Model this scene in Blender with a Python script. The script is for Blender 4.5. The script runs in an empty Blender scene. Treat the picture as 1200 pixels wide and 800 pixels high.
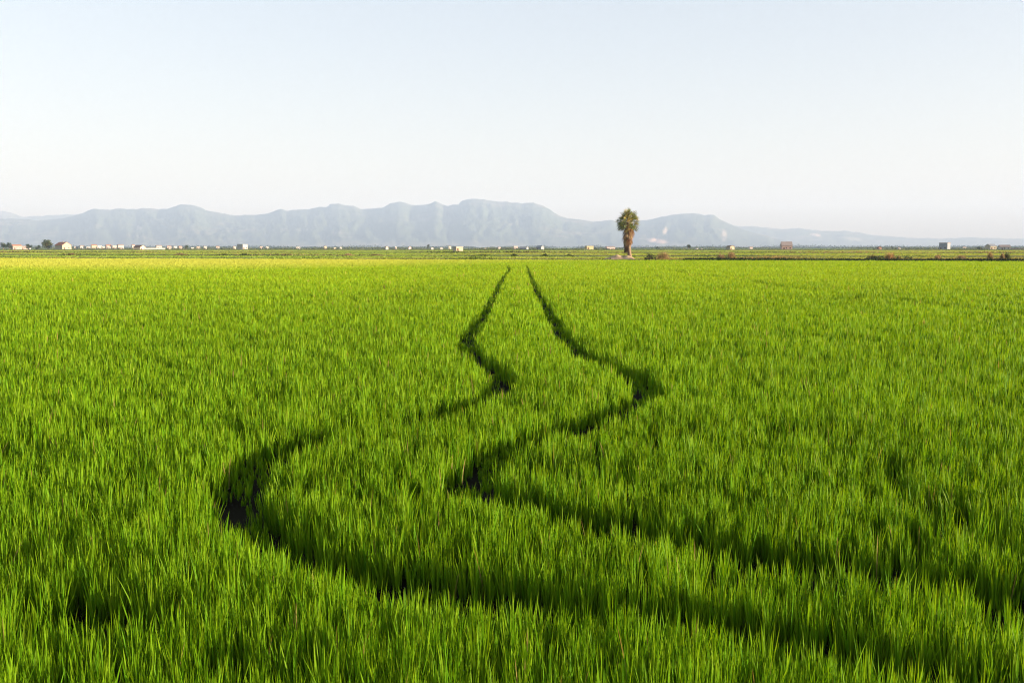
import bpy, math, random
import numpy as np
from mathutils import Vector, Matrix

random.seed(7)
RNG = np.random.default_rng(11)
R = math.radians

# ------------------------------------------------------------------ camera
CAM_Z = 2.05
F = 1178.0                       # focal length in photo pixels (photo is 1200 x 800)
PITCH = math.atan(110.0 / F)     # horizon 110 px above the middle
sc = bpy.context.scene
cam_d = bpy.data.cameras.new("camera")
cam = bpy.data.objects.new("camera", cam_d)
sc.collection.objects.link(cam)
cam_d.sensor_width = 36.0
cam_d.lens = 36.0 * F / 1200.0
cam_d.clip_start = 0.1
cam_d.clip_end = 60000.0
cam.location = (0, 0, CAM_Z)
cam.rotation_euler = (math.pi / 2 - PITCH, 0, 0)
sc.camera = cam

# ------------------------------------------------------------------ sky and sun
SUN_AZ, SUN_EL = 104.0, 8.5     # azimuth clockwise from the view direction (+Y)
w = bpy.data.worlds.new("World")
sc.world = w
w.use_nodes = True
nt = w.node_tree
bg = nt.nodes["Background"]
sky = nt.nodes.new("ShaderNodeTexSky")
sky.sky_type = 'NISHITA'
sky.sun_disc = False
sky.sun_elevation = R(SUN_EL)
sky.sun_rotation = R(SUN_AZ)
sky.altitude = 0
sky.air_density = 1.0
sky.dust_density = 1.5
sky.ozone_density = 1.0
bg.inputs["Strength"].default_value = 0.077
gm = nt.nodes.new("ShaderNodeGamma")               # pale, milky evening sky
gm.inputs["Gamma"].default_value = 0.5
tint = nt.nodes.new("ShaderNodeMix"); tint.data_type = 'RGBA'; tint.blend_type = 'MULTIPLY'
tint.inputs[0].default_value = 1.0
tint.inputs[7].default_value = (1.85, 1.74, 1.79, 1)
nt.links.new(sky.outputs[0], gm.inputs["Color"])
nt.links.new(gm.outputs[0], tint.inputs[6])
nt.links.new(tint.outputs[2], bg.inputs[0])

sun_d = bpy.data.lights.new("sun", 'SUN')
sun_d.energy = 5.0
sun_d.angle = R(0.5)
sun_d.color = (1.0, 0.88, 0.72)
sun = bpy.data.objects.new("sun", sun_d)
sc.collection.objects.link(sun)
to_sun = Vector((math.sin(R(SUN_AZ)) * math.cos(R(SUN_EL)), math.cos(R(SUN_AZ)) * math.cos(R(SUN_EL)), math.sin(R(SUN_EL))))
sun.rotation_euler = to_sun.to_track_quat('Z', 'Y').to_euler()

vs = sc.view_settings
vs.view_transform = 'Standard'
vs.look = 'None'
vs.exposure = 2.0
vs.gamma = 1.0
vs.use_curve_mapping = False
sc.cycles.max_bounces = 6
sc.cycles.diffuse_bounces = 1
sc.cycles.glossy_bounces = 2
sc.cycles.transmission_bounces = 3
sc.cycles.volume_bounces = 0
sc.cycles.filter_width = 1.2
sc.cycles.use_denoising = True
sc.cycles.denoiser = 'OPENIMAGEDENOISE'
sc.cycles.denoising_prefilter = 'FAST'

# ------------------------------------------------------------------ helpers
def tag(o, label=None, cat=None, group=None, kind=None):
    if label: o["label"] = label
    if cat: o["category"] = cat
    if group: o["group"] = group
    if kind: o["kind"] = kind
    return o

def link(o, parent=None):
    sc.collection.objects.link(o)
    if parent: o.parent = parent
    return o

def empty(name, loc, rz=0.0):
    o = bpy.data.objects.new(name, None)
    o.location = loc
    o.rotation_euler = (0, 0, rz)
    o.empty_display_size = 0.2
    return link(o)

def mesh_np(name, co, faces_flat, sizes, mat, cols=None, parent=None, smooth=False):
    """co (N,3), faces_flat loop vertex indices, sizes per polygon"""
    me = bpy.data.meshes.new(name)
    co = np.asarray(co, dtype=np.float32)
    fl = np.asarray(faces_flat, dtype=np.int32)
    sz = np.asarray(sizes, dtype=np.int32)
    me.vertices.add(len(co))
    me.vertices.foreach_set("co", co.ravel())
    me.loops.add(len(fl))
    me.loops.foreach_set("vertex_index", fl)
    me.polygons.add(len(sz))
    st = np.zeros(len(sz), dtype=np.int32)
    st[1:] = np.cumsum(sz)[:-1]
    me.polygons.foreach_set("loop_start", st)
    me.polygons.foreach_set("loop_total", sz)
    me.update(calc_edges=True)
    if cols is not None:
        a = me.color_attributes.new("col", 'FLOAT_COLOR', 'POINT')
        c4 = np.ones((len(co), 4), dtype=np.float32)
        c4[:, :3] = cols
        a.data.foreach_set("color", c4.ravel())
    me.polygons.foreach_set("use_smooth", np.full(len(sz), smooth))
    me.validate()
    me.materials.append(mat)
    return link(bpy.data.objects.new(name, me), parent)

class MB:
    """collects polygons for one mesh"""
    def __init__(s): s.v = []; s.f = []
    def poly(s, pts):
        i = len(s.v); s.v += [tuple(p) for p in pts]; s.f.append(tuple(range(i, i + len(pts))))
    def box(s, x0, x1, y0, y1, z0, z1):
        i = len(s.v)
        s.v += [(x0,y0,z0),(x1,y0,z0),(x1,y1,z0),(x0,y1,z0),(x0,y0,z1),(x1,y0,z1),(x1,y1,z1),(x0,y1,z1)]
        s.f += [(i,i+3,i+2,i+1),(i+4,i+5,i+6,i+7),(i,i+1,i+5,i+4),(i+1,i+2,i+6,i+5),(i+2,i+3,i+7,i+6),(i+3,i,i+4,i+7)]
    def prism(s, outline, y0, y1):
        """outline (x,z) anticlockwise seen from -Y, extruded along Y"""
        n = len(outline); i = len(s.v)
        s.v += [(x, y0, z) for x, z in outline] + [(x, y1, z) for x, z in outline]
        s.f.append(tuple(i + k for k in range(n)))
        s.f.append(tuple(i + n + k for k in reversed(range(n))))
        for k in range(n):
            k2 = (k + 1) % n
            s.f.append((i + k, i + n + k, i + n + k2, i + k2))
    def tube(s, pts, rads, n=8):
        i = len(s.v)
        pts = [Vector(p) for p in pts]
        for k, (p, r) in enumerate(zip(pts, rads)):
            d = (pts[min(k+1, len(pts)-1)] - pts[max(k-1, 0)]).normalized()
            a = d.orthogonal().normalized(); b = d.cross(a)
            for j in range(n):
                t = 2 * math.pi * j / n
                s.v.append(tuple(p + (a * math.cos(t) + b * math.sin(t)) * r))
        for k in range(len(pts) - 1):
            for j in range(n):
                j2 = (j + 1) % n
                s.f.append((i+k*n+j, i+k*n+j2, i+(k+1)*n+j2, i+(k+1)*n+j))
        s.f.append(tuple(i + j for j in reversed(range(n))))
        s.f.append(tuple(i + (len(pts)-1)*n + j for j in range(n)))
    def build(s, name, mat, parent=None, smooth=False):
        me = bpy.data.meshes.new(name)
        me.from_pydata(s.v, [], s.f)
        me.validate()
        me.materials.append(mat)
        if smooth:
            me.polygons.foreach_set("use_smooth", np.ones(len(me.polygons), dtype=bool))
        return link(bpy.data.objects.new(name, me), parent)

# pixel of the 1200 x 800 photo -> world
cp, sp = math.cos(PITCH), math.sin(PITCH)
def ray(px, py):
    x = (px - 600.0) / F; y = (400.0 - py) / F
    return (x, cp + y * sp, y * cp - sp)
def on_plane(px, py, z):
    d = ray(px, py); t = (z - CAM_Z) / d[2]
    return (d[0] * t, d[1] * t)
def x_at(px, Y):
    """x of column px at the horizon for forward distance Y"""
    d = ray(px, 290.0)
    return d[0] / d[1] * Y

def vnoise(x, y, seed=0):
    x = np.asarray(x, dtype=np.float64); y = np.asarray(y, dtype=np.float64)
    xi = np.floor(x).astype(np.int64); yi = np.floor(y).astype(np.int64)
    fx = x - xi; fy = y - yi
    fx = fx * fx * (3 - 2 * fx); fy = fy * fy * (3 - 2 * fy)
    def h(a, b):
        n = (a * 374761393 + b * 668265263 + seed * 974634777) & 0x7fffffff
        n = ((n ^ (n >> 13)) * 1274126177) & 0x7fffffff
        n = (n ^ (n >> 16)) & 0xffff
        return n / 65535.0
    return (h(xi, yi) * (1 - fx) + h(xi + 1, yi) * fx) * (1 - fy) + (h(xi, yi + 1) * (1 - fx) + h(xi + 1, yi + 1) * fx) * fy
def fbm(x, y, seed=0, octs=4):
    s = 0.0; a = 0.5; n = 0.0
    for k in range(octs):
        s = s + a * vnoise(x * 2 ** k, y * 2 ** k, seed + k * 17); n += a; a *= 0.5
    return s / n          # 0..1

# ------------------------------------------------------------------ materials
def base_mat(name):
    m = bpy.data.materials.new(name); m.use_nodes = True
    return m, m.node_tree, m.node_tree.nodes["Principled BSDF"]

def leaf_mat(name, transl=0.45, rough=0.45, tr_col=(1.0, 1.0, 1.0), spec=0.3, tr_gain=1.0):
    """vertex coloured leaf: reflects and lets light through"""
    m, t, p = base_mat(name)
    at = t.nodes.new("ShaderNodeAttribute"); at.attribute_name = "col"
    tr = t.nodes.new("ShaderNodeBsdfTranslucent")
    mul = t.nodes.new("ShaderNodeMix"); mul.data_type = 'RGBA'; mul.blend_type = 'MULTIPLY'
    mul.inputs[0].default_value = 1.0
    mul.inputs[7].default_value = (tr_col[0] * tr_gain, tr_col[1] * tr_gain, tr_col[2] * tr_gain, 1)
    t.links.new(at.outputs[0], mul.inputs[6])
    t.links.new(mul.outputs[2], tr.inputs[0])
    t.links.new(at.outputs[0], p.inputs["Base Color"])
    p.inputs["Roughness"].default_value = rough
    p.inputs["Specular IOR Level"].default_value = spec
    mx = t.nodes.new("ShaderNodeMixShader"); mx.inputs[0].default_value = transl
    t.links.new(p.outputs[0], mx.inputs[1]); t.links.new(tr.outputs[0], mx.inputs[2])
    t.links.new(mx.outputs[0], t.nodes["Material Output"].inputs[0])
    return m

def attr_mat(name, rough=0.9):
    m, t, p = base_mat(name)
    at = t.nodes.new("ShaderNodeAttribute"); at.attribute_name = "col"
    t.links.new(at.outputs[0], p.inputs["Base Color"])
    p.inputs["Roughness"].default_value = rough
    p.inputs["Specular IOR Level"].default_value = 0.2
    return m

def noise_mat(name, c1, c2, scale=3.0, rough=0.9, bump=0.0, spec=0.2):
    m, t, p = base_mat(name)
    tc = t.nodes.new("ShaderNodeTexCoord")
    nz = t.nodes.new("ShaderNodeTexNoise"); nz.inputs["Scale"].default_value = scale; nz.inputs["Detail"].default_value = 6
    rp = t.nodes.new("ShaderNodeValToRGB")
    rp.color_ramp.elements[0].position = 0.35; rp.color_ramp.elements[1].position = 0.68
    rp.color_ramp.elements[0].color = (*c1, 1); rp.color_ramp.elements[1].color = (*c2, 1)
    t.links.new(tc.outputs["Object"], nz.inputs[0]); t.links.new(nz.outputs[0], rp.inputs[0])
    t.links.new(rp.outputs[0], p.inputs["Base Color"])
    if bump:
        b = t.nodes.new("ShaderNodeBump"); b.inputs["Strength"].default_value = bump
        t.links.new(nz.outputs[0], b.inputs["Height"]); t.links.new(b.outputs[0], p.inputs["Normal"])
    p.inputs["Roughness"].default_value = rough
    p.inputs["Specular IOR Level"].default_value = spec
    return m

M_rice = leaf_mat("rice_leaf", 0.38, 0.55, (1.2, 1.05, 0.5), 0.10, 1.15)
M_veg = leaf_mat("wild_grass", 0.3, 0.7, (1.1, 1.0, 0.7), 0.15)
M_palm = leaf_mat("palm_leaf", 0.25, 0.45, (1.1, 1.0, 0.6), 0.3)
M_dead = leaf_mat("dead_palm_leaf", 0.15, 0.8, (1.1, 0.9, 0.6), 0.1)
M_tree = leaf_mat("tree_leaf", 0.25, 0.6, (1.1, 1.0, 0.6), 0.2)
M_bark = noise_mat("bark", (0.15, 0.10, 0.065), (0.32, 0.23, 0.15), 6.0, 0.95, 0.4)
M_hill = attr_mat("hill_ground", 0.95)
M_soil = noise_mat("sandy_soil", (0.30, 0.21, 0.12), (0.48, 0.36, 0.22), 1.2, 0.95, 0.3)

def ground_material():
    m, t, p = base_mat("plain_ground")
    g = t.nodes.new("ShaderNodeNewGeometry")
    mp = t.nodes.new("ShaderNodeMapping"); mp.inputs["Scale"].default_value = (0.004, 0.0016, 1)
    mp.inputs["Rotation"].default_value = (0, 0, 0.2)
    vo = t.nodes.new("ShaderNodeTexVoronoi"); vo.inputs["Scale"].default_value = 1.0; vo.distance = 'CHEBYCHEV'
    rp = t.nodes.new("ShaderNodeValToRGB")
    e = rp.color_ramp.elements
    e[0].position = 0.0; e[0].color = (0.15, 0.22, 0.05, 1)
    e[1].position = 1.0; e[1].color = (0.16, 0.17, 0.06, 1)
    n = e.new(0.4); n.color = (0.12, 0.19, 0.04, 1)
    n = e.new(0.7); n.color = (0.13, 0.18, 0.035, 1)
    sep = t.nodes.new("ShaderNodeSeparateColor")
    t.links.new(g.outputs["Position"], mp.inputs[0]); t.links.new(mp.outputs[0], vo.inputs[0])
    t.links.new(vo.outputs["Color"], sep.inputs[0]); t.links.new(sep.outputs[0], rp.inputs[0])
    # wet dark paddy mud under the near rice, fields further out
    sx = t.nodes.new("ShaderNodeSeparateXYZ"); t.links.new(g.outputs["Position"], sx.inputs[0])
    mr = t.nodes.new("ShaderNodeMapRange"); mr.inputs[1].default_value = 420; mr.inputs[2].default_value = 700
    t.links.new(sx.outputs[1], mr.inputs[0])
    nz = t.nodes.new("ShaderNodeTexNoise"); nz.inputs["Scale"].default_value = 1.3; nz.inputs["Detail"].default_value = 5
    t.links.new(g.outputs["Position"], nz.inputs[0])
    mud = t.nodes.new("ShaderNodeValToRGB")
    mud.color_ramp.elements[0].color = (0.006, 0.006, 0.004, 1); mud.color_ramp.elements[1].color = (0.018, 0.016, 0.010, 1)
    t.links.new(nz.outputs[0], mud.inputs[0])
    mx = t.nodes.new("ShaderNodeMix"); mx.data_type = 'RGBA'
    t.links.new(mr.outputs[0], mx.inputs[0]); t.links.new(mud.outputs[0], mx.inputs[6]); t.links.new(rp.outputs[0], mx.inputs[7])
    t.links.new(mx.outputs[2], p.inputs["Base Color"])
    p.inputs["Roughness"].default_value = 0.95; p.inputs["Specular IOR Level"].default_value = 0.03
    return m

# ------------------------------------------------------------------ ground
gs = 18000.0
bm_g = MB()
xs = np.linspace(-gs, gs, 13)
bm_g.v = [(x, y, 0.0) for y in xs for x in xs]
bm_g.f = [(j*13+i, j*13+i+1, (j+1)*13+i+1, (j+1)*13+i) for j in range(12) for i in range(12)]
ground = bm_g.build("ground", ground_material())
tag(ground, "flat marsh plain under the rice fields", kind="structure")

# ------------------------------------------------------------------ mountains
def range_mesh(name, prof, r0, r1, r2, base_frac, seed, step=2.5, rows=70, tone=1.0):
    """relief whose crest (at distance r1) follows prof; r0 foot in front, r2 foot behind"""
    px = np.arange(prof[0][0], prof[-1][0] + step, step)
    py = np.interp(px, [p[0] for p in prof], [p[1] for p in prof])
    py = py + (fbm(px * 0.16, px * 0 + 3.1, seed, 5) - 0.5) * 2.4 + 0.2
    az = np.arctan((px - 600.0) / (F / math.cos(PITCH)))
    el = (290.0 - py) / F * np.cos(az)
    H = np.maximum(el * r1 + CAM_Z, 0.0)
    t = np.concatenate([np.linspace(0, 1, rows), np.linspace(1, 2, rows // 3)[1:]])
    U, T = np.meshgrid(np.arange(len(px)), t)
    rr = np.where(T <= 1, r0 + (r1 - r0) * T, r1 + (r2 - r1) * (T - 1))
    AZ = az[U]; HH = H[U]
    # spurs running down from the crest, bent a little by noise
    wob = fbm(U * step * 0.03, T * 3.0, seed + 5, 3) * 26.0
    spur = 1 - np.abs(2 * vnoise((U * step + wob * T) * 0.045, T * 0.9, seed + 9) - 1)
    spur2 = 1 - np.abs(2 * vnoise((U * step + wob) * 0.13, T * 2.6, seed + 19) - 1)
    rough = fbm(U * step * 0.2, T * 9, seed + 31, 4)
    env = np.clip(np.where(T <= 1, (1 - T), (T - 1)), 0, 1)
    shape = np.where(T <= 1, base_frac * T + (1 - base_frac) * T ** 2.1, (1 - (T - 1)) ** 1.2)
    Z = HH * shape * (1 + env * ((spur - 0.5) * 0.45 + (spur2 - 0.5) * 0.35 + (rough - 0.5) * 0.5))
    Z = np.minimum(Z, HH * (0.25 + 0.75 * T) * rr / r1 * 0.985 + (T > 0.985) * 1e5)
    Z = np.where(T < 0.02, -0.5, Z)
    X = np.sin(AZ) * rr; Y = np.cos(AZ) * rr
    X = np.tan(AZ) * rr; Y = rr
    nr, nc = U.shape
    co = np.stack([X, Y, Z], -1).reshape(-1, 3)
    idx = np.arange(nr * nc).reshape(nr, nc)
    q = np.stack([idx[:-1, :-1], idx[:-1, 1:], idx[1:, 1:], idx[1:, :-1]], -1).reshape(-1, 4)
    n1 = fbm(X * 0.0022, Y * 0.0022, seed + 40, 5)
    n2 = fbm(X * 0.006, Y * 0.004 + Z * 0.02, seed + 50, 4)
    rock = np.clip((n1 - 0.50) * 5, 0, 1) * np.clip((n2 - 0.42) * 5, 0, 1)
    crest = np.clip((T - 0.86) * 7, 0, 1) * (T <= 1) * np.clip((n2 - 0.3) * 3, 0, 1)
    k = np.clip(rock * 0.8 + crest * 0.5, 0, 1)[..., None]
    forest = np.array([0.045, 0.065, 0.035]) * (0.8 + 0.7 * n2[..., None])
    low = np.array([0.14, 0.14, 0.075])
    f2 = np.clip((0.22 - T) * 6, 0, 1)[..., None] * np.clip((n1[..., None] - .35) * 4, 0, 1)
    col = forest * (1 - f2) + low * f2
    col = col * (1 - k) + np.array([0.14, 0.13, 0.10]) * k
    PX = px[U]
    PY = 290.0 - (Z - CAM_Z) / rr * F
    return co, q, col, PX, PY, tone

def finish_range(name, data, label, scars=()):
    co, q, col, PX, PY, tone = data
    for cx, cy, rx, ry, c in scars:
        d = ((PX - cx) / rx) ** 2 + ((PY - cy - (PX - cx) * 0.12) / ry) ** 2
        k = np.clip(1.4 - d, 0, 1)[..., None]
        col = col * (1 - k) + np.array(c) * k
    o = mesh_np(name, co, q.ravel(), np.full(len(q), 4), M_hill, col.reshape(-1, 3), smooth=True)
    tag(o, label, kind="structure")
    return o

main_prof = [(-330,262),(-250,256),(-170,258),(-100,252),(-40,254),(0,252),(22,253),(50,255),(75,253),(92,249),(99,246),(105,243.5),(112,241.3),(130,242.3),(150,242),(160,242.8),(170,241.5),(185,242.5),(197,243),(205,239.5),(215,237.5),(225,238),(235,241),(245,245.5),(255,248),(265,249),(275,251),(300,251),(312,250),(320,247),(330,244.5),(337,246),(355,245.5),(365,244),(375,242.5),(384,242.5),(388,238.3),(398,238.3),(405,241),(415,241),(422,244.5),(440,244),(450,243),(458,238),(464,237),(475,237),(482,240.5),(500,240.5),(510,236.5),(516,238.5),(525,241.5),(538,240),(541,235),(552,233.5),(562,233.5),(580,236),(600,237.5),(612,238.8),(625,237.8),(635,241),(645,246),(655,253),(665,256.5),(680,257.5),(695,259.5),(705,259),(715,257.5),(722,260),(730,262),(740,261),(750,258.5),(765,256.5),(780,252.5),(800,250),(808,249.5),(825,251.5),(836,251.5),(842,256),(850,260),(862,265),(880,271),(905,278),(940,285),(980,289)]
back_prof = [(-330,250),(-200,247),(-120,251),(-40,243),(0,242.5),(6,243),(15,245),(22,248),(30,250.3),(50,249.3),(75,248.5),(97,248),(120,252),(180,262),(240,275)]
right_prof = [(760,280),(800,270),(830,266),(850,264),(862,264.2),(880,265),(900,266),(915,268),(935,266.5),(960,269.5),(990,269.5),(1010,272),(1025,275),(1050,276.5),(1075,278),(1100,278.5),(1120,278.5),(1130,277),(1150,277.5),(1175,278.5),(1200,278.5),(1300,277),(1420,281),(1520,280)]
finish_range("mountains", range_mesh("m", main_prof, 9200, 12200, 13800, 0.45, 3),
             "long blue grey mountain range with flat crags behind the plain",
             [(770, 282.3, 12, 2.8, (0.62, 0.42, 0.33)), (848, 276, 3, 7, (0.30, 0.27, 0.22)), (779, 271, 2.2, 5, (0.42, 0.34, 0.26)), (163, 267, 2.5, 2.5, (0.4, 0.36, 0.32))])
finish_range("mountains_beyond", range_mesh("b", back_prof, 14000, 15500, 16800, 0.5, 23), "paler mountain ridge behind the left end of the range")
finish_range("hills", range_mesh("r", right_prof, 12900, 15000, 16600, 0.5, 33), "low pale hills tapering away on the right",
             [(955, 275.5, 6, 1.8, (0.62, 0.48, 0.40)), (1000, 280, 12, 2, (0.2, 0.2, 0.15))])

# ------------------------------------------------------------------ haze
mh = bpy.data.materials.new("haze"); mh.use_nodes = True
t = mh.node_tree
t.nodes.remove(t.nodes["Principled BSDF"])
pv = t.nodes.new("ShaderNodeVolumePrincipled")
pv.inputs["Color"].default_value = (0.40, 0.54, 0.80, 1)
pv.inputs["Absorption Color"].default_value = (0.30, 0.25, 0.16, 1)
pv.inputs["Density"].default_value = 1.30e-4
pv.inputs["Anisotropy"].default_value = 0.0
t.links.new(pv.outputs[0], t.nodes["Material Output"].inputs["Volume"])
hb = MB(); hb.box(-18300, 18300, -18300, 18300, -1.0, 760)
hz = hb.build("haze", mh)
tag(hz, "thin pale summer haze over the plain", kind="stuff")

#GRASS_BEGIN
# ------------------------------------------------------------------ rice
TOP = 0.29
def track(pts, z=TOP * 0.8):
    P = np.array([on_plane(x, y, z) for x, y in pts])
    # densify with a Catmull-Rom curve
    out = []
    for i in range(len(P) - 1):
        p0 = P[max(i-1, 0)]; p1 = P[i]; p2 = P[i+1]; p3 = P[min(i+2, len(P)-1)]
        n = max(2, int(np.linalg.norm(p2 - p1) / 0.15))
        for k in range(n):
            s = k / n
            out.append(0.5 * ((2*p1) + (-p0+p2)*s + (2*p0-5*p1+4*p2-p3)*s*s + (-p0+3*p1-3*p2+p3)*s**3))
    out.append(P[-1])
    return np.array(out)

left_track = track([(594,312),(597,316),(592,322),(586,332),(580,345),(573,358),(567,370),(558,382),(550,393),(546,402),(551,412),(562,422),(576,432),(587,441),(590,449),(584,458),(570,465),(540,474),(500,484),(460,492),(430,499),(400,506),(365,515),(335,524),(312,536),(295,552),(283,570),(278,588),(287,606),(306,624),(335,641),(370,654),(410,666),(450,677),(500,686),(550,694),(610,702)])
right_track = track([(617,311),(619,316),(622,325),(626,335),(632,347),(640,360),(647,373),(655,387),(666,400),(681,413),(702,424),(724,433),(744,442),(757,452),(759,462),(751,471),(735,478),(705,487),(680,495),(655,503),(630,512),(600,525),(575,537),(558,550),(550,563),(562,576),(592,585),(632,594),(680,606),(720,616),(760,625),(810,635),(860,643),(920,651),(980,660),(1040,671),(1100,683),(1160,697),(1240,718)])
faint = [(track([(600,701),(680,711),(760,722),(840,736),(920,752),(1010,772),(1100,794),(1200,822)]), 0.17, 0.42),
         (track([(780,317),(830,323),(900,333),(945,340),(1000,347),(1060,353),(1110,359),(1230,372)]), 0.30, 0.22),
         (track([(905,336),(960,339),(1040,345),(1120,353),(1210,360)]), 0.26, 0.35),
         (track([(40,358),(100,352),(150,350),(205,345),(255,340),(300,336)]), 0.32, 0.3),
         (track([(-20,316),(60,317),(140,318),(240,317)]), 0.8, 0.8),
         (track([(70,716),(105,720),(150,724)]), 0.2, 0.25),
         (track([(600,764),(625,758),(650,752)]), 0.12, 0.5)]

def dist_to(poly, x, y, block=20000):
    """distance to polyline given as dense points"""
    d = np.full(len(x), 1e9)
    b0 = poly.min(0) - 1.5; b1 = poly.max(0) + 1.5
    idx = np.nonzero((x > b0[0]) & (x < b1[0]) & (y > b0[1]) & (y < b1[1]))[0]
    order = idx[np.argsort(y[idx])]
    for s in range(0, len(order), 1500):
        ii = order[s:s+1500]
        ylo, yhi = y[ii[0]] - 1.2, y[ii[-1]] + 1.2
        pp = poly[(poly[:, 1] >= ylo) & (poly[:, 1] <= yhi)]
        if len(pp) == 0: continue
        dd = np.sqrt((x[ii][:, None] - pp[None, :, 0]) ** 2 + (y[ii][:, None] - pp[None, :, 1]) ** 2).min(1)
        d[ii] = dd
    return d

def blades(base, h, wd, face, lean_dir, lean, col, nseg=3, tipcol=None):
    """one ribbon leaf per row; returns co, tri, col"""
    N = len(h)
    if nseg == 4: S = np.array([0, 0.35, 0.65, 0.86]); W = np.array([0.55, 1.0, 0.88, 0.5])
    elif nseg == 3: S = np.array([0, 0.42, 0.76]); W = np.array([0.6, 1.0, 0.66])
    else: S = np.array([0, 0.55]); W = np.array([0.7, 1.0])
    k = len(S)
    side = np.stack([np.cos(face), np.sin(face), np.zeros(N)], -1)
    ld = np.stack([np.cos(lean_dir), np.sin(lean_dir), np.zeros(N)], -1)
    up = np.array([0, 0, 1.0])
    nv = 2 * k + 1
    co = np.zeros((N, nv, 3), dtype=np.float32)
    for i, (s, ww) in enumerate(zip(S, W)):
        c = base + up * (h * (s - 0.0))[:, None] + ld * (lean * s ** 1.8)[:, None]
        co[:, 2*i] = c - side * (wd * ww * 0.5)[:, None]
        co[:, 2*i+1] = c + side * (wd * ww * 0.5)[:, None]
    co[:, nv-1] = base + up * h[:, None] + ld * lean[:, None]
    tri = []
    for i in range(k - 1):
        a, b, c, d = 2*i, 2*i+1, 2*i+3, 2*i+2
        tri += [(a, b, c), (a, c, d)]
    tri.append((2*k-2, 2*k-1, 2*k))
    tri = np.array(tri)
    T = (np.arange(N)[:, None, None] * nv + tri[None]).reshape(-1, 3)
    C = np.repeat(col[:, None, :], nv, 1).astype(np.float32)
    if tipcol is not None:
        f = np.linspace(0, 1, nv)[None, :, None] ** 2.2 * 0.6
        C = C * (1 - f) + tipcol[:, None, :] * f
    return co.reshape(-1, 3), T, C.reshape(-1, 3)

class Bag:
    def __init__(s): s.c = []; s.t = []; s.k = []; s.n = 0
    def add(s, co, tri, col):
        s.c.append(co); s.t.append(tri + s.n); s.k.append(col); s.n += len(co)
    def build(s, name, mat, parent=None):
        T = np.concatenate(s.t)
        return mesh_np(name, np.concatenate(s.c), T.ravel(), np.full(len(T), 3), mat, np.concatenate(s.k), parent)

def field_edge(x):            # far bank of the near rice field
    return 147.0 - 0.26 * x

def scatter(d0, d1, rho, half=0.60, extra=2.5):
    """random points in the view wedge between forward distances d0 and d1"""
    area = half * (d1 * d1 - d0 * d0) + 2 * extra * (d1 - d0)
    n = int(area * rho)
    u = RNG.random(n)
    wa, wb = half * d0 + extra, half * d1 + extra
    # density linear in width
    y = d0 + (np.sqrt(wa * wa + u * (wb * wb - wa * wa)) - wa) / (wb - wa) * (d1 - d0)
    x = (RNG.random(n) * 2 - 1) * (half * y + extra)
    return x, y

def yellowness(x, y):
    """paler, riper patch of the field at the far left"""
    px = 600 + x / y * F; py = 290 + (CAM_Z - TOP) / y * F
    lim = np.interp(px, [-400, 0, 150, 300, 420, 520, 600, 700, 800], [318, 316.5, 316.3, 315, 312.5, 309.5, 307, 304.5, 302.5])
    n = (fbm(x * 0.03, y * 0.03, 61, 3) - 0.5) * 3.0
    return np.clip((lim + 2.0 - py + n) / 9.0, 0, 1)

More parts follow.
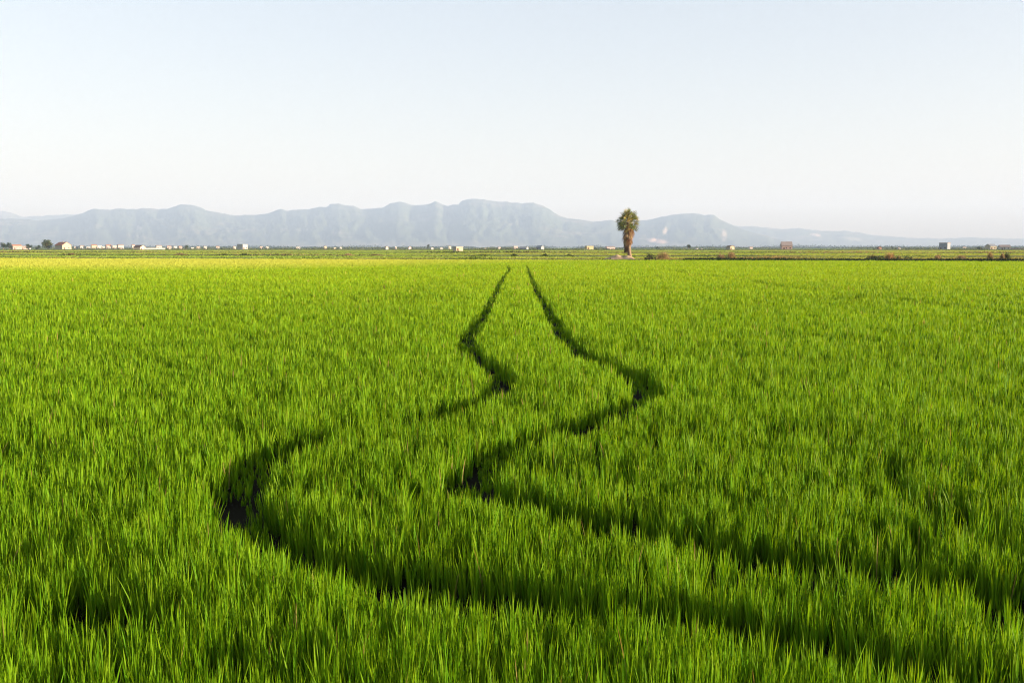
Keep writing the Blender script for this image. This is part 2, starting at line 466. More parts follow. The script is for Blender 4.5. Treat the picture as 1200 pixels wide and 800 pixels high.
rice = Bag()
RHO0 = 4500.0
edges = [1.3, 2.2, 3.2, 4.2, 5.5, 7, 9, 11.5, 15, 19, 24, 31, 40, 52, 68, 88, 112, 140, 190]
for a, b in zip(edges[:-1], edges[1:]):
    dm = max(0.5 * (a + b), 5.0)
    rho = RHO0 * (5.0 / dm) ** 1.18
    per = 14 if dm < 8 else (12 if dm < 13 else (8 if dm < 27 else (6 if dm < 60 else 4)))
    wsc = (dm / 5.0) ** 0.66
    x, y = scatter(a, b, rho / per)
    keep = y < field_edge(x)
    # tracks
    jit = (fbm(x * 2.6, y * 2.6, 71, 3) - 0.5) * 0.13
    dl = np.minimum(dist_to(left_track, x, y), dist_to(right_track, x, y)) + jit
    half = np.interp(y, [4.6, 5.3, 5.8, 7.5, 9, 18, 30, 60], [0.30, 0.27, 0.19, 0.18, 0.24, 0.20, 0.18, 0.17])
    inside = dl < half
    keep &= ~(inside & (RNG.random(len(x)) > np.interp(y, [7, 14], [0.5, 0.25])))
    hfac = np.ones(len(x))
    hfac = np.where(inside, 0.22 + 0.26 * RNG.random(len(x)), hfac)
    hfac = np.where((dl >= half) & (dl < half + 0.09), 0.93, hfac)
    for poly, hw, dep in faint:
        df = dist_to(poly, x, y) + (vnoise(x * 0.9, y * 0.9, 72) - 0.5) * hw
        hfac = np.where(df < hw, np.minimum(hfac, dep), hfac)
    x, y, hfac, dl = x[keep], y[keep], hfac[keep], dl[keep]
    n = len(x)
    big = fbm(x * 0.12, y * 0.12, 5, 3)
    mid = fbm(x * 0.75, y * 0.75, 15, 3)
    fine = vnoise(x * 3.1, y * 3.1, 25)
    # thin spots leave dark hollows between the hills of rice
    gap = fbm(x * 1.35, y * 1.35, 35, 3)
    thin = RNG.random(n) < np.clip((0.40 - gap) * 6.0, 0, 0.92) * np.interp(y, [5, 12, 80], [1.0, 0.45, 0.2])
    x, y, hfac, big, mid, fine, gap, dl = [q[~thin] for q in (x, y, hfac, big, mid, fine, gap, dl)]
    n = len(x)
    ch = TOP * (1 + (big - 0.5) * 0.12 + (mid - 0.5) * 0.22 + (fine - 0.5) * 0.22 + (gap - 0.5) * np.interp(y, [5, 12], [0.30, 0.15])) * hfac * (1 + RNG.normal(0, 0.125, n))
    # blades of each clump
    X = np.repeat(x, per); Y = np.repeat(y, per); H = np.repeat(ch, per)
    N = len(X)
    rad = 0.016 * wsc
    ang = RNG.random(N) * 2 * math.pi
    rr = rad * np.sqrt(RNG.random(N))
    bx = X + rr * np.cos(ang); by = Y + rr * np.sin(ang)
    hh = H * (0.52 + 0.60 * RNG.random(N) ** 1.15)
    wd = 0.0067 * wsc * (0.7 + 0.6 * RNG.random(N))
    ld = ang + RNG.normal(0, 0.6, N)
    lean = hh * np.abs(RNG.normal(0.0, 0.11, N)) + 0.005
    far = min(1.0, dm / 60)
    # light prevailing lean towards the left
    gl = hh * 0.05
    fc = RNG.random(N) * math.pi
    zb = 0.02 + 0.05 * RNG.random(N)
    base = np.stack([bx, by, zb], -1)
    # colour
    tone = np.repeat(fbm(x * 0.25, y * 0.25, 45, 4), per)
    v = RNG.random(N)
    g = np.stack([0.060 + 0.068 * v, 0.184 + 0.060 * v, 0.003 + 0.003 * v], -1)
    g *= (0.86 + 0.28 * tone)[:, None] * (0.82 + 0.36 * RNG.random(N))[:, None]
    dull = (RNG.random(N) < 0.006)[:, None]
    g = np.where(dull, np.array([0.20, 0.17, 0.06]), g)
    yl = yellowness(bx, by)[:, None]
    g = g * (1 - yl) + np.stack([0.155 + 0.03 * v, 0.255 + 0.03 * v, 0.034 + 0 * v], -1) * yl
    g = g * (1 + 0.40 * far * np.array([1.7, 0.75, 1.6]))   # leaf colour lifted with distance, painting in the brightness of far sunlit tips
    tip = g * np.array([2.0, 1.6, 1.2])
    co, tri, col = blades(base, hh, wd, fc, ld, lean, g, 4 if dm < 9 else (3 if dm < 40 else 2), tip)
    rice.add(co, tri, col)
rice_o = rice.build("rice_plants", M_rice)
tag(rice_o, "dense bright green young rice filling the near field, cut by two winding wheel tracks", kind="stuff")

# further rice fields behind the bank
far_rice = Bag()
for a, b, rho, wdt in [(128, 175, 1.3, 0.22), (175, 240, 0.9, 0.30), (240, 340, 0.5, 0.42), (340, 480, 0.32, 0.6), (480, 700, 0.16, 0.9)]:
    x, y = scatter(a, b, rho, 0.62)
    k = (y > field_edge(x) + 9)
    # ditches and low banks left open between the plots
    k &= ~((np.abs(y + 0.26 * x - 205) < 3)) & ~(np.abs(y + 0.1 * x - 330) < 3)
    x, y = x[k], y[k]; N = len(x)
    H = 0.40 * (1 + (fbm(x * 0.05, y * 0.02, 81, 3) - 0.5) * 0.3)
    per = 3
    X = np.repeat(x, per) + RNG.normal(0, 0.3, N*per); Y = np.repeat(y, per) + RNG.normal(0, 0.5, N*per)
    H = np.repeat(H, per) * (0.75 + 0.35 * RNG.random(N*per)); N *= per
    v = RNG.random(N)
    c = fbm(X * 0.012, Y * 0.03, 91, 3)
    g1 = np.stack([0.18 + 0.04*v, 0.27 + 0.04*v, 0.04 + 0*v], -1)
    g2 = np.stack([0.24 + 0.04*v, 0.27 + 0.04*v, 0.05 + 0*v], -1)
    kk = np.clip((c - 0.42) * 6 + (X > 0) * 0.3, 0, 1)[:, None]
    g = g1 * (1 - kk) + g2 * kk
    base = np.stack([X, Y, np.full(N, 0.02)], -1)
    far_rice.add(*blades(base, H, wdt * (0.6 + 0.8*RNG.random(N)), RNG.random(N)*math.pi, RNG.random(N)*6.28, H*0.15, g, 2))
o = far_rice.build("rice_plots_beyond", M_rice)
tag(o, "yellow green rice plots behind the bank, out to the farm huts", kind="stuff")
#GRASS_END

# ------------------------------------------------------------------ banks
def bank(name, pts, width, height, mat, label):
    """low earth ridge with an uneven crest"""
    P = np.array(pts, dtype=float)
    seg = []
    for i in range(len(P) - 1):
        n = max(2, int(np.linalg.norm(P[i+1] - P[i]) / 2.0))
        for k in range(n): seg.append(P[i] + (P[i+1] - P[i]) * k / n)
    seg.append(P[-1]); S = np.array(seg)
    d = np.gradient(S, axis=0); d /= np.linalg.norm(d, axis=1)[:, None]
    nrm = np.stack([-d[:, 1], d[:, 0]], -1)
    prof = [(-1, -0.05), (-0.6, 0.55), (-0.3, 0.95), (0.3, 1.0), (0.6, 0.6), (1, -0.05)]
    n1 = vnoise(np.arange(len(S)) * 0.23, np.zeros(len(S)), 7); n2 = vnoise(np.arange(len(S)) * 0.7, np.ones(len(S)) * 9, 8)
    co = []
    for i in range(len(S)):
        hh = height * (0.75 + 0.5 * n1[i]); ww = width * (0.85 + 0.3 * n2[i])
        for u, z in prof: co.append((S[i, 0] + nrm[i, 0]*u*ww, S[i, 1] + nrm[i, 1]*u*ww, z*hh))
    m = len(prof)
    f = [(i*m+j, i*m+j+1, (i+1)*m+j+1, (i+1)*m+j) for i in range(len(S)-1) for j in range(m-1)]
    mb = MB(); mb.v = co; mb.f = f
    o = mb.build(name, mat, smooth=True)
    tag(o, label, kind="structure")
    return o, S, nrm

M_bank = noise_mat("bank_turf", (0.08, 0.12, 0.03), (0.18, 0.17, 0.06), 0.6, 0.95)
E = lambda x, off=0.0: (x, field_edge(x) + off)
xs_ = np.linspace(-150, 140, 12)
bank("bank", [E(x, 5.0) for x in xs_], 1.7, 0.36, M_bank, "low grassy bank along the far edge of the near rice field")
bank("bank_beyond", [(x, 205 - 0.26 * x) for x in np.linspace(-220, 200, 12)], 1.8, 0.5, M_bank, "second low bank between the plots behind")
bank("bank_far", [(x, 330 - 0.1 * x) for x in np.linspace(-300, 300, 12)], 2.0, 0.5, M_bank, "third low bank across the far plots")
bank("embankment", [(x, 655 + 0.02 * x + 6*math.sin(x*0.01)) for x in np.linspace(-520, 520, 16)], 3.0, 0.8, M_bank, "farm track embankment in front of the huts")

def line_grass(bag, pts, n, spread, h, wdt, cols, seed=1, clump=0.1, zb=0.2, lean=0.25, var=1.0):
    rg = np.random.default_rng(seed)
    P = np.array(pts, float)
    u = rg.random(n) * (len(P) - 1); i = np.minimum(u.astype(int), len(P)-2); f = (u - i)[:, None]
    p = P[i] * (1 - f) + P[i+1] * f
    p = p + rg.normal(0, 1, (n, 2)) * spread
    nz = fbm(p[:, 0] * clump, p[:, 1] * clump, seed, 4)
    H = h * (1 + var * (-0.5 + 1.1 * np.clip((nz - 0.3) * 2, 0, 1))) * (0.6 + 0.6 * rg.random(n))
    nc = fbm(p[:, 0] * clump * 0.7 + 50, p[:, 1] * clump * 0.7, seed + 3, 3) + rg.normal(0, 0.08, n)
    cs = np.array(cols); kk = np.clip((nc - 0.25) * 2, 0, 0.999) * (len(cs) - 1)
    j = kk.astype(int); fr = (kk - j)[:, None]
    g = cs[j] * (1 - fr) + cs[np.minimum(j+1, len(cs)-1)] * fr
    g = g * (0.8 + 0.4 * rg.random((n, 1)))
    base = np.stack([p[:, 0], p[:, 1], np.full(n, zb)], -1)
    bag.add(*blades(base, H, wdt * (0.6 + 0.8*rg.random(n)), rg.random(n)*math.pi, rg.random(n)*6.28, H*lean*rg.random(n)*2, g, 2))
#GRASS2_BEGIN
bg_ = Bag()
# sedge along the near field; the right run's near-black colour paints the ditch's shade
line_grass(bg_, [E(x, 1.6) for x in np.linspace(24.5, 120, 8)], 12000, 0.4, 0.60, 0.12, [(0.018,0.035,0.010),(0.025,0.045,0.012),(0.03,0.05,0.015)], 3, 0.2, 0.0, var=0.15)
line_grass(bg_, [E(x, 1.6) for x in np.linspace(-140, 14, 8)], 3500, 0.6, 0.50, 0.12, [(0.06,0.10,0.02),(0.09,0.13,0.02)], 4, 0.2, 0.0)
# bank tops: green, straw and reddish dry patches
line_grass(bg_, [E(x, 5.0) for x in np.linspace(20, 130, 8)], 9000, 0.9, 0.50, 0.10, [(0.14,0.20,0.04),(0.22,0.20,0.06),(0.38,0.25,0.09),(0.32,0.22,0.09)], 5, 0.08, 0.22)
line_grass(bg_, [E(x, 5.0) for x in np.linspace(-150, 10, 8)], 5000, 0.9, 0.22, 0.10, [(0.08,0.12,0.025),(0.16,0.17,0.05),(0.26,0.18,0.08)], 6, 0.08, 0.2)
line_grass(bg_, [(x, 205 - 0.26*x) for x in np.linspace(-220, 200, 8)], 7000, 0.8, 0.32, 0.16, [(0.09,0.14,0.03),(0.13,0.17,0.04),(0.25,0.19,0.09),(0.06,0.09,0.02)], 7, 0.06, 0.3)
line_grass(bg_, [(x, 330 - 0.1*x) for x in np.linspace(-300, 300, 8)], 7000, 0.8, 0.45, 0.25, [(0.07,0.10,0.02),(0.16,0.15,0.05),(0.26,0.17,0.08)], 8, 0.04, 0.3)
line_grass(bg_, [(x, 652 + 0.02*x) for x in np.linspace(-520, 520, 8)], 7000, 1.0, 0.45, 0.5, [(0.05,0.08,0.025),(0.07,0.11,0.03),(0.12,0.12,0.05)], 9, 0.03, 0.4)
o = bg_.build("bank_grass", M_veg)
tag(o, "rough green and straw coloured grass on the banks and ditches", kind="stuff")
#GRASS2_END

# sandy spoil beside the palm
def spoil(px0, px1, Y, h, name, label):
    x0, x1 = x_at(px0, Y), x_at(px1, Y)
    mb = MB(); n = 26; m = 9
    for i in range(n):
        for j in range(m):
            u = i/(n-1); v = j/(m-1)
            z = h * math.sin(math.pi*u)**0.6 * math.sin(math.pi*v)**0.7 * (0.6 + 0.8*float(vnoise(u*7, v*3, 4))) - 0.02
            mb.v.append((x0 + (x1-x0)*u, Y + (v-0.5)*4.0, z))
    mb.f = [(i*m+j, (i+1)*m+j, (i+1)*m+j+1, i*m+j+1) for i in range(n-1) for j in range(m-1)]
    o = mb.build(name, M_soil, smooth=True)
    tag(o, label, kind="structure")
spoil(704, 748, 149.0, 1.0, "earth_mound", "bare sandy mound at the foot of the palm")

# ------------------------------------------------------------------ palm
def make_palm():
    rg = np.random.default_rng(5)
    Yp = 152.0
    S = Yp / F                      # metres per photo pixel at the palm
    x0 = x_at(738.5, Yp)
    root = empty("palm_tree", (x0, Yp, 0.45))
    tag(root, "lone fan palm with green crown and hanging brown dead fronds on the bank", "palm tree")
    H = 42 * S                      # trunk height: crown centre
    mb = MB()
    pts, rad = [], []
    for i in range(22):
        f = i / 21
        pts.append((-0.12*math.sin(f*2.4) - 0.30*f, 0.05*math.sin(f*5), -0.35 + (H+0.35)*f))
        rad.append(0.30*(1.35 - 0.75*min(1, f*5)*0.5) * (1 - 0.22*f) * (1.0 + (0.07 if i % 2 else -0.03)))
    mb.tube(pts, rad, 12)
    mb.build("trunk", M_bark, root, smooth=True)
    top = Vector(pts[-1])
    def frond(bag, org, az, el, pet, rad, nleaf, colr, droop, wd, spread=2.0):
        """fan frond: leaflets radiating from the petiole end, tips hanging"""
        d = Vector((math.cos(az)*math.cos(el), math.sin(az)*math.cos(el), math.sin(el)))
        side = Vector((-math.sin(az), math.cos(az), 0))
        upv = side.cross(d) * -1
        if upv.z < 0: upv = -upv
        roll = rg.normal(0, 0.7)
        side = (Matrix.Rotation(roll, 3, d) @ side); upv = Matrix.Rotation(roll, 3, d) @ upv
        tip = org + d*pet - Vector((0, 0, 1))*pet*droop*0.25
        V = []; T = []; C = []
        def quad(a, b, w0, w1, sd, c):
            i = len(V)
            V.extend([a - sd*w0, a + sd*w0, b + sd*w1, b - sd*w1]); T.extend([(i, i+1, i+2), (i, i+2, i+3)]); C.extend([c]*4)
        quad(org, tip, 0.03, 0.022, side, (colr[0]*1.5, colr[1]*1.15, colr[2]*1.1))
        for k in range(nleaf):
            a = (k/(nleaf-1) - 0.5) * 2 * spread * 0.62
            L = rad * (1.0 - 0.28*abs(a)/1.25) * rg.uniform(0.85, 1.08)
            dd = (d*math.cos(a) + side*math.sin(a)).normalized()
            fold = upv * (0.05 * (1 if k % 2 else -1))
            mid = tip + dd*L*0.58 + fold - Vector((0,0,1))*L*droop*0.12
            end = tip + dd*L*0.92 - Vector((0,0,1))*L*droop*rg.uniform(0.4, 0.75)
            sd = dd.cross(upv).normalized()
            c = tuple(q*rg.uniform(0.8, 1.2) for q in colr)
            quad(tip, mid, wd*0.25, wd, sd, c)
            i = len(V)
            V.extend([mid - sd*wd, mid + sd*wd, end]); T.append((i, i+1, i+2)); C.extend([c]*3)
        bag.add(np.array([tuple(v) for v in V], dtype=np.float32), np.array(T), np.array(C, dtype=np.float32))
    BagL = BagP
    crown = BagL(); n = 115
    for i in range(n):
        f = (i + 0.5) / n
        el = math.asin(1 - 1.5 * f)
        az = i * 2.39996 + rg.normal(0, 0.15)
        k = rg.random()
        base = (0.17, 0.20, 0.05) if k > 0.5 else (0.36, 0.31, 0.08)
        if el < -0.1 and k < 0.35: base = (0.20, 0.15, 0.05)
        frond(crown, top + Vector((0, 0, 0.40 - 0.85*f)), az, el, rg.uniform(0.3, 1.05), rg.uniform(0.95, 1.45), 8, base, 0.08 + 0.38*f, 0.046, 1.05)
    crown.build("crown", M_palm, root)
    skirt = BagL()
    for i in range(150):
        f = rg.random() ** 0.8                   # 0 at the crown, 1 low on the trunk
        az = rg.random() * 2 * math.pi
        z = H - 0.2 - 2.2 * f
        # longer hanging mass on the left side
        ls = 0.5 + 0.5 * math.cos(az - math.pi)
        k = rg.random()
        base = (0.32, 0.19, 0.10) if k < 0.55 else ((0.44, 0.29, 0.16) if k < 0.8 else (0.14, 0.09, 0.055))
        ax = pts[int(20 * min(1, z / H))]
        out = 0.22
        org = Vector((ax[0] + math.cos(az)*out, ax[1] + math.sin(az)*out, z))
        el = -1.12 - 0.3*f + rg.normal(0, 0.13)
        frond(skirt, org, az, el, rg.uniform(0.35, 0.75)*(1 - 0.35*f), rg.uniform(0.6, 1.0)*(1 - 0.2*f), 9, base, 1.0, 0.035, 1.1)
    for i in range(38):                           # strands hanging down the left flank
        az = math.pi + rg.normal(0, 0.55)
        z = rg.uniform(1.9, 4.0)
        org = Vector((-0.26 + math.cos(az)*0.42, math.sin(az)*0.34, z))
        frond(skirt, org, az, -1.45, rg.uniform(0.3, 0.6), rg.uniform(0.6, 0.95), 7, (0.13, 0.09, 0.06), 0.6, 0.04, 0.5)
    skirt.build("dead_fronds", M_dead, root)

class BagP:
    def __init__(s): s.c = []; s.t = []; s.k = []; s.n = 0
    def add(s, co, tri, col):
        s.c.append(co); s.t.append(tri + s.n); s.k.append(col); s.n += len(co)
    def build(s, name, mat, parent=None):
        T = np.concatenate(s.t)
        return mesh_np(name, np.concatenate(s.c), T.ravel(), np.full(len(T), 3), mat, np.concatenate(s.k), parent)
make_palm()

# ------------------------------------------------------------------ shrubs, reeds, trees
def leaf_cloud(lobes, n, size, cols, rg):
    """small leaf faces through the volume of several lobes"""
    V = []; T = []; C = []
    tot = sum(l[3]*l[4]*l[5] for l in lobes)
    for (cx, cy, cz, rx, ry, rz) in lobes:
        m = max(6, int(n * rx*ry*rz / tot))
        for _ in range(m):
            d = rg.normal(0, 1, 3); d /= np.linalg.norm(d)
            r = rg.random() ** 0.45
            if rg.random() < 0.1: r *= 1.15
            p = np.array([cx, cy, cz]) + d * r * np.array([rx, ry, rz])
            a = rg.normal(0, 1, 3); a /= np.linalg.norm(a)
            b = np.cross(a, rg.normal(0, 1, 3)); b /= np.linalg.norm(b)
            s = size * rg.uniform(0.6, 1.4)
            i = len(V)
            V += [p - a*s, p + b*s*0.5, p + a*s, p - b*s*0.5]
            T += [(i, i+1, i+2), (i, i+2, i+3)]
            c = np.array(cols[rg.integers(len(cols))]) * rg.uniform(0.75, 1.25)
            C += [c]*4
    return np.array(V, dtype=np.float32), np.array(T), np.array(C, dtype=np.float32)

def tree(px, Y, wpx, hpx, label, cols, name="tree", seed=1, lobes=7, dens=900, group=None, cat="tree", low=0.22):
    rg = np.random.default_rng(seed)
    s = Y / F; W = wpx * s; Hh = hpx * s
    root = empty(name, (x_at(px, Y), Y, 0))
    tag(root, label, cat, group)
    mb = MB()
    r = max(0.05, 0.035 * W)
    mb.tube([(0, 0, -0.2), (0.02*W, 0, Hh*0.25), (-0.02*W, 0.02*W, Hh*0.5), (0, 0, Hh*0.8)], [r*1.4, r, r*0.8, r*0.3], 8)
    for k in range(4):
        a = k * 1.57 + rg.random(); d = (math.cos(a)*W*0.3, math.sin(a)*W*0.3)
        mb.tube([(0, 0, Hh*0.28), (d[0]*0.5, d[1]*0.5, Hh*0.45), (d[0], d[1], Hh*0.7)], [r*0.6, r*0.45, r*0.15], 6)
    mb.build("trunk", M_bark, root, smooth=True)
    L = []
    for k in range(lobes):
        a = rg.random()*6.28; q = math.sqrt(rg.random()) * 0.30 * W
        z = Hh * rg.uniform(low + 0.22, 0.80)
        rr = W * rg.uniform(0.20, 0.29)
        L.append((q*math.cos(a), q*math.sin(a), z, rr, rr, min(Hh*0.26, rr)))
    b = BagP(); b.add(*leaf_cloud(L, dens, 0.035*W + 0.08, cols, rg)); b.build("crown", M_tree, root)
    return root

DG = [(0.035, 0.055, 0.02), (0.05, 0.075, 0.025), (0.03, 0.045, 0.02)]
OG = [(0.07, 0.09, 0.03), (0.11, 0.12, 0.04), (0.05, 0.07, 0.02)]
tree(56, 690, 14, 13, "round olive green tree just left of the cream gabled farmhouse", OG, seed=2, lobes=11, dens=1500, low=0.1)
tree(4, 820, 9, 10, "dark bushy tree at the far left edge before the reddish farm", DG, seed=3, low=0.05)
tree(11, 860, 8, 9, "dark tree right beside the reddish farm roofs at far left", DG, seed=4, low=0.05)
tree(34, 860, 8, 7, "low dark tree on the right of the reddish farm", DG, seed=5, low=0.05)
tree(44, 800, 7, 6, "small dark tree between the reddish farm and the round olive tree", DG, seed=6, low=0.05)
tree(501.5, 900, 4, 9, "narrow dark cypress like tree beside tiny white huts left of centre", DG, seed=7, low=0.05, dens=500)
tree(807, 720, 7, 8, "thin dark tree left of the two small white domed huts", DG, seed=8, low=0.2, dens=450)
tree(218, 800, 6, 6, "small dark tree between little white houses near the left town", DG, seed=9, low=0.05, dens=400)
tree(1149, 690, 9, 4.5, "low dark bushy tree left of the blue grey farmhouse at far right", DG, seed=10, low=0.0, dens=600)
tree(771, 900, 5, 4, "tiny dark tree behind the tan shrub right of the palm", DG, seed=12, low=0.0, dens=300)
tree(1045, 900, 4, 5, "tiny dark tree above the orange dry shrub patch", DG, seed=13, low=0.0, dens=300)

def shrub(px, Y, wpx, hpx, label, cols, seed, name="shrub", reeds=0, group=None, cat="shrub", reedcols=None, z=0.2):
    rg = np.random.default_rng(seed)
    s = Y / F; W = wpx*s; Hh = hpx*s
    root = empty(name, (x_at(px, Y), Y, z))
    tag(root, label, cat, group)
    mb = MB()
    for k in range(5):
        a = rg.random()*6.28; q = rg.uniform(0.1, 0.35)*W
        mb.tube([(0.0, 0.0, -0.2), (q*math.cos(a), q*math.sin(a), Hh*0.6)], [0.03, 0.012], 5)
    mb.build("stem", M_bark, root)
    b = BagP()
    L = []
    nl = max(4, int(wpx / 2.5))
    for k in range(nl):
        x = (k/(nl-1) - 0.5) * W * 0.84
        hh = Hh * (1 - 0.75*abs(2*x/W)**2) * rg.uniform(0.7, 1.0)
        L.append((x, rg.uniform(-0.2, 0.2), hh*0.45, W/nl*0.95, 0.45, hh*0.5))
    b.add(*leaf_cloud(L, 700, 0.07, cols, rg))
    if reeds:
        n = reeds
        x = rg.normal(0, 0.25, n)*W; y = rg.normal(0, 0.35, n)
        hh = Hh * (0.55 + 0.55*rg.random(n)) * np.clip(1.15 - np.abs(2*x/W)**2*0.8, 0.3, 1)
        cc = np.array(reedcols or cols); g = cc[rg.integers(len(cc), size=n)] * rg.uniform(0.8, 1.25, (n, 1))
        b.add(*blades(np.stack([x, y, np.full(n, -0.1)], -1), hh, np.full(n, 0.04), rg.random(n)*math.pi, np.sign(x)*0 + rg.random(n)*6.28, hh*0.3*rg.random(n), g, 2))
    b.build("foliage", M_veg, root)
    return root

if 'blades' not in globals():
    def blades(base, h, wd, face, lean_dir, lean, col, nseg=2, tipcol=None):
        return np.zeros((3,3)), np.array([[0,1,2]]), np.zeros((3,3))
TAN = [(0.42, 0.30, 0.16), (0.34, 0.24, 0.12), (0.30, 0.20, 0.08)]
BRN = [(0.22, 0.15, 0.08), (0.28, 0.19, 0.11), (0.15, 0.10, 0.05)]
eY = lambda px: (147.0 + 4.0) / (1 + 0.26 * (px - 600) / F)
shrub(762, eY(762), 13, 10.5, "dark green shrub on the bank just right of the palm", [(0.05,0.07,0.03),(0.07,0.09,0.035)], 21)
shrub(777, eY(777)+1, 19, 12.5, "pinkish tan dry shrub on the bank, second bush right of the palm", TAN, 22, reeds=160)
shrub(845, eY(845), 11, 11, "dark brown dry shrub in front of the small brown and cream hut", BRN, 23, reeds=80)
shrub(857, eY(857)+1, 12, 12, "reddish brown reed clump right against the dark brown shrub", BRN + TAN, 24, reeds=140)
shrub(1022, eY(1022), 15, 10, "straw coloured low shrub at the left end of the long dry patch", TAN + OG, 25, reeds=120)
shrub(1031, eY(1031)-1, 18, 8.5, "dark green low shrub in front of the long dry patch", DG, 26)
shrub(1043, eY(1043), 14, 12, "orange dry shrub, tallest of the long dry patch", [(0.42,0.23,0.10),(0.30,0.20,0.08)], 27, reeds=150)
shrub(1099, eY(1099), 9, 9, "small straw tuft in front of the grey tower hut", TAN, 28, reeds=90)
shrub(1127, eY(1127), 9, 9, "small tan tuft right of the grey tower hut", TAN, 29, reeds=80)
shrub(1161, eY(1161), 5, 13, "thin upright tan reed tuft in front of the blue grey farmhouse", TAN, 30, reeds=110)
shrub(1175, eY(1175), 3.5, 12, "slim tan reed tuft in front of the pink roofed white house", TAN, 31, reeds=60)
shrub(1181, eY(1181), 4.5, 13, "olive green reed tuft in front of the pink roofed white house", OG, 32, reeds=90)
shrub(1054, eY(1054), 8, 9, "yellowish tuft just right of the orange dry shrub", TAN + OG, 33, reeds=60)
shrub(1064, eY(1064)+1, 13, 6.5, "flat dark clump between the dry patch and the grey tower hut", DG, 34)
for k, (px, wp, hp, c, lb) in enumerate([
    (603, 7, 4, DG, "small dark clump on the second bank above the wheel tracks"),
    (566, 30, 2.4, DG, "long flat dark clump on the bank near the cream block hut"),
    (638, 8, 3, DG, "small dark clump on the bank right of the wheel tracks"),
    (667, 9, 2.6, DG, "flat dark clump on the bank between the tracks and the palm"),
    (211, 17, 3, BRN, "brownish flat clump on the bank below the left town"),
    (262, 20, 2.2, DG, "flat dark clump on the bank left of the white tower hut"),
    (286, 9, 2.6, DG, "flat dark clump on the bank right below the white tower hut"),
    (408, 12, 3, TAN, "pinkish dry clump on the bank left of centre"),
    (440, 14, 2.4, BRN, "brown dry clump next to the pinkish one left of centre"),
    (83, 12, 2.4, BRN, "brown clump on the bank below the cream gabled farmhouse")]):
    Yb = 205.0 / (1 + 0.26 * (px - 600) / F)
    shrub(px, Yb - 2, wp, hp + 1, lb, c, 50 + k, reeds=60, z=0.25)

# ------------------------------------------------------------------ buildings
_wm = {}
def wall_mat(c):
    if c not in _wm:
        _wm[c] = noise_mat("plaster", tuple(v*0.86 for v in c), c, 0.8, 0.9)
    return _wm[c]
M_glass = noise_mat("dark_window", (0.03, 0.035, 0.045), (0.05, 0.055, 0.07), 2.0, 0.25, 0, 0.5)
M_door = noise_mat("wood_door", (0.10, 0.06, 0.035), (0.16, 0.10, 0.06), 3.0, 0.7)
WHITE = (0.42, 0.40, 0.37); CREAM = (0.42, 0.36, 0.26); YEL = (0.45, 0.38, 0.21); PINK = (0.40, 0.30, 0.26)
BRICK = (0.40, 0.27, 0.22); GREY = (0.28, 0.29, 0.31); BROWN = (0.30, 0.18, 0.13)
TILE = (0.38, 0.17, 0.10); PTILE = (0.30, 0.24, 0.22); DTILE = (0.20, 0.12, 0.09)

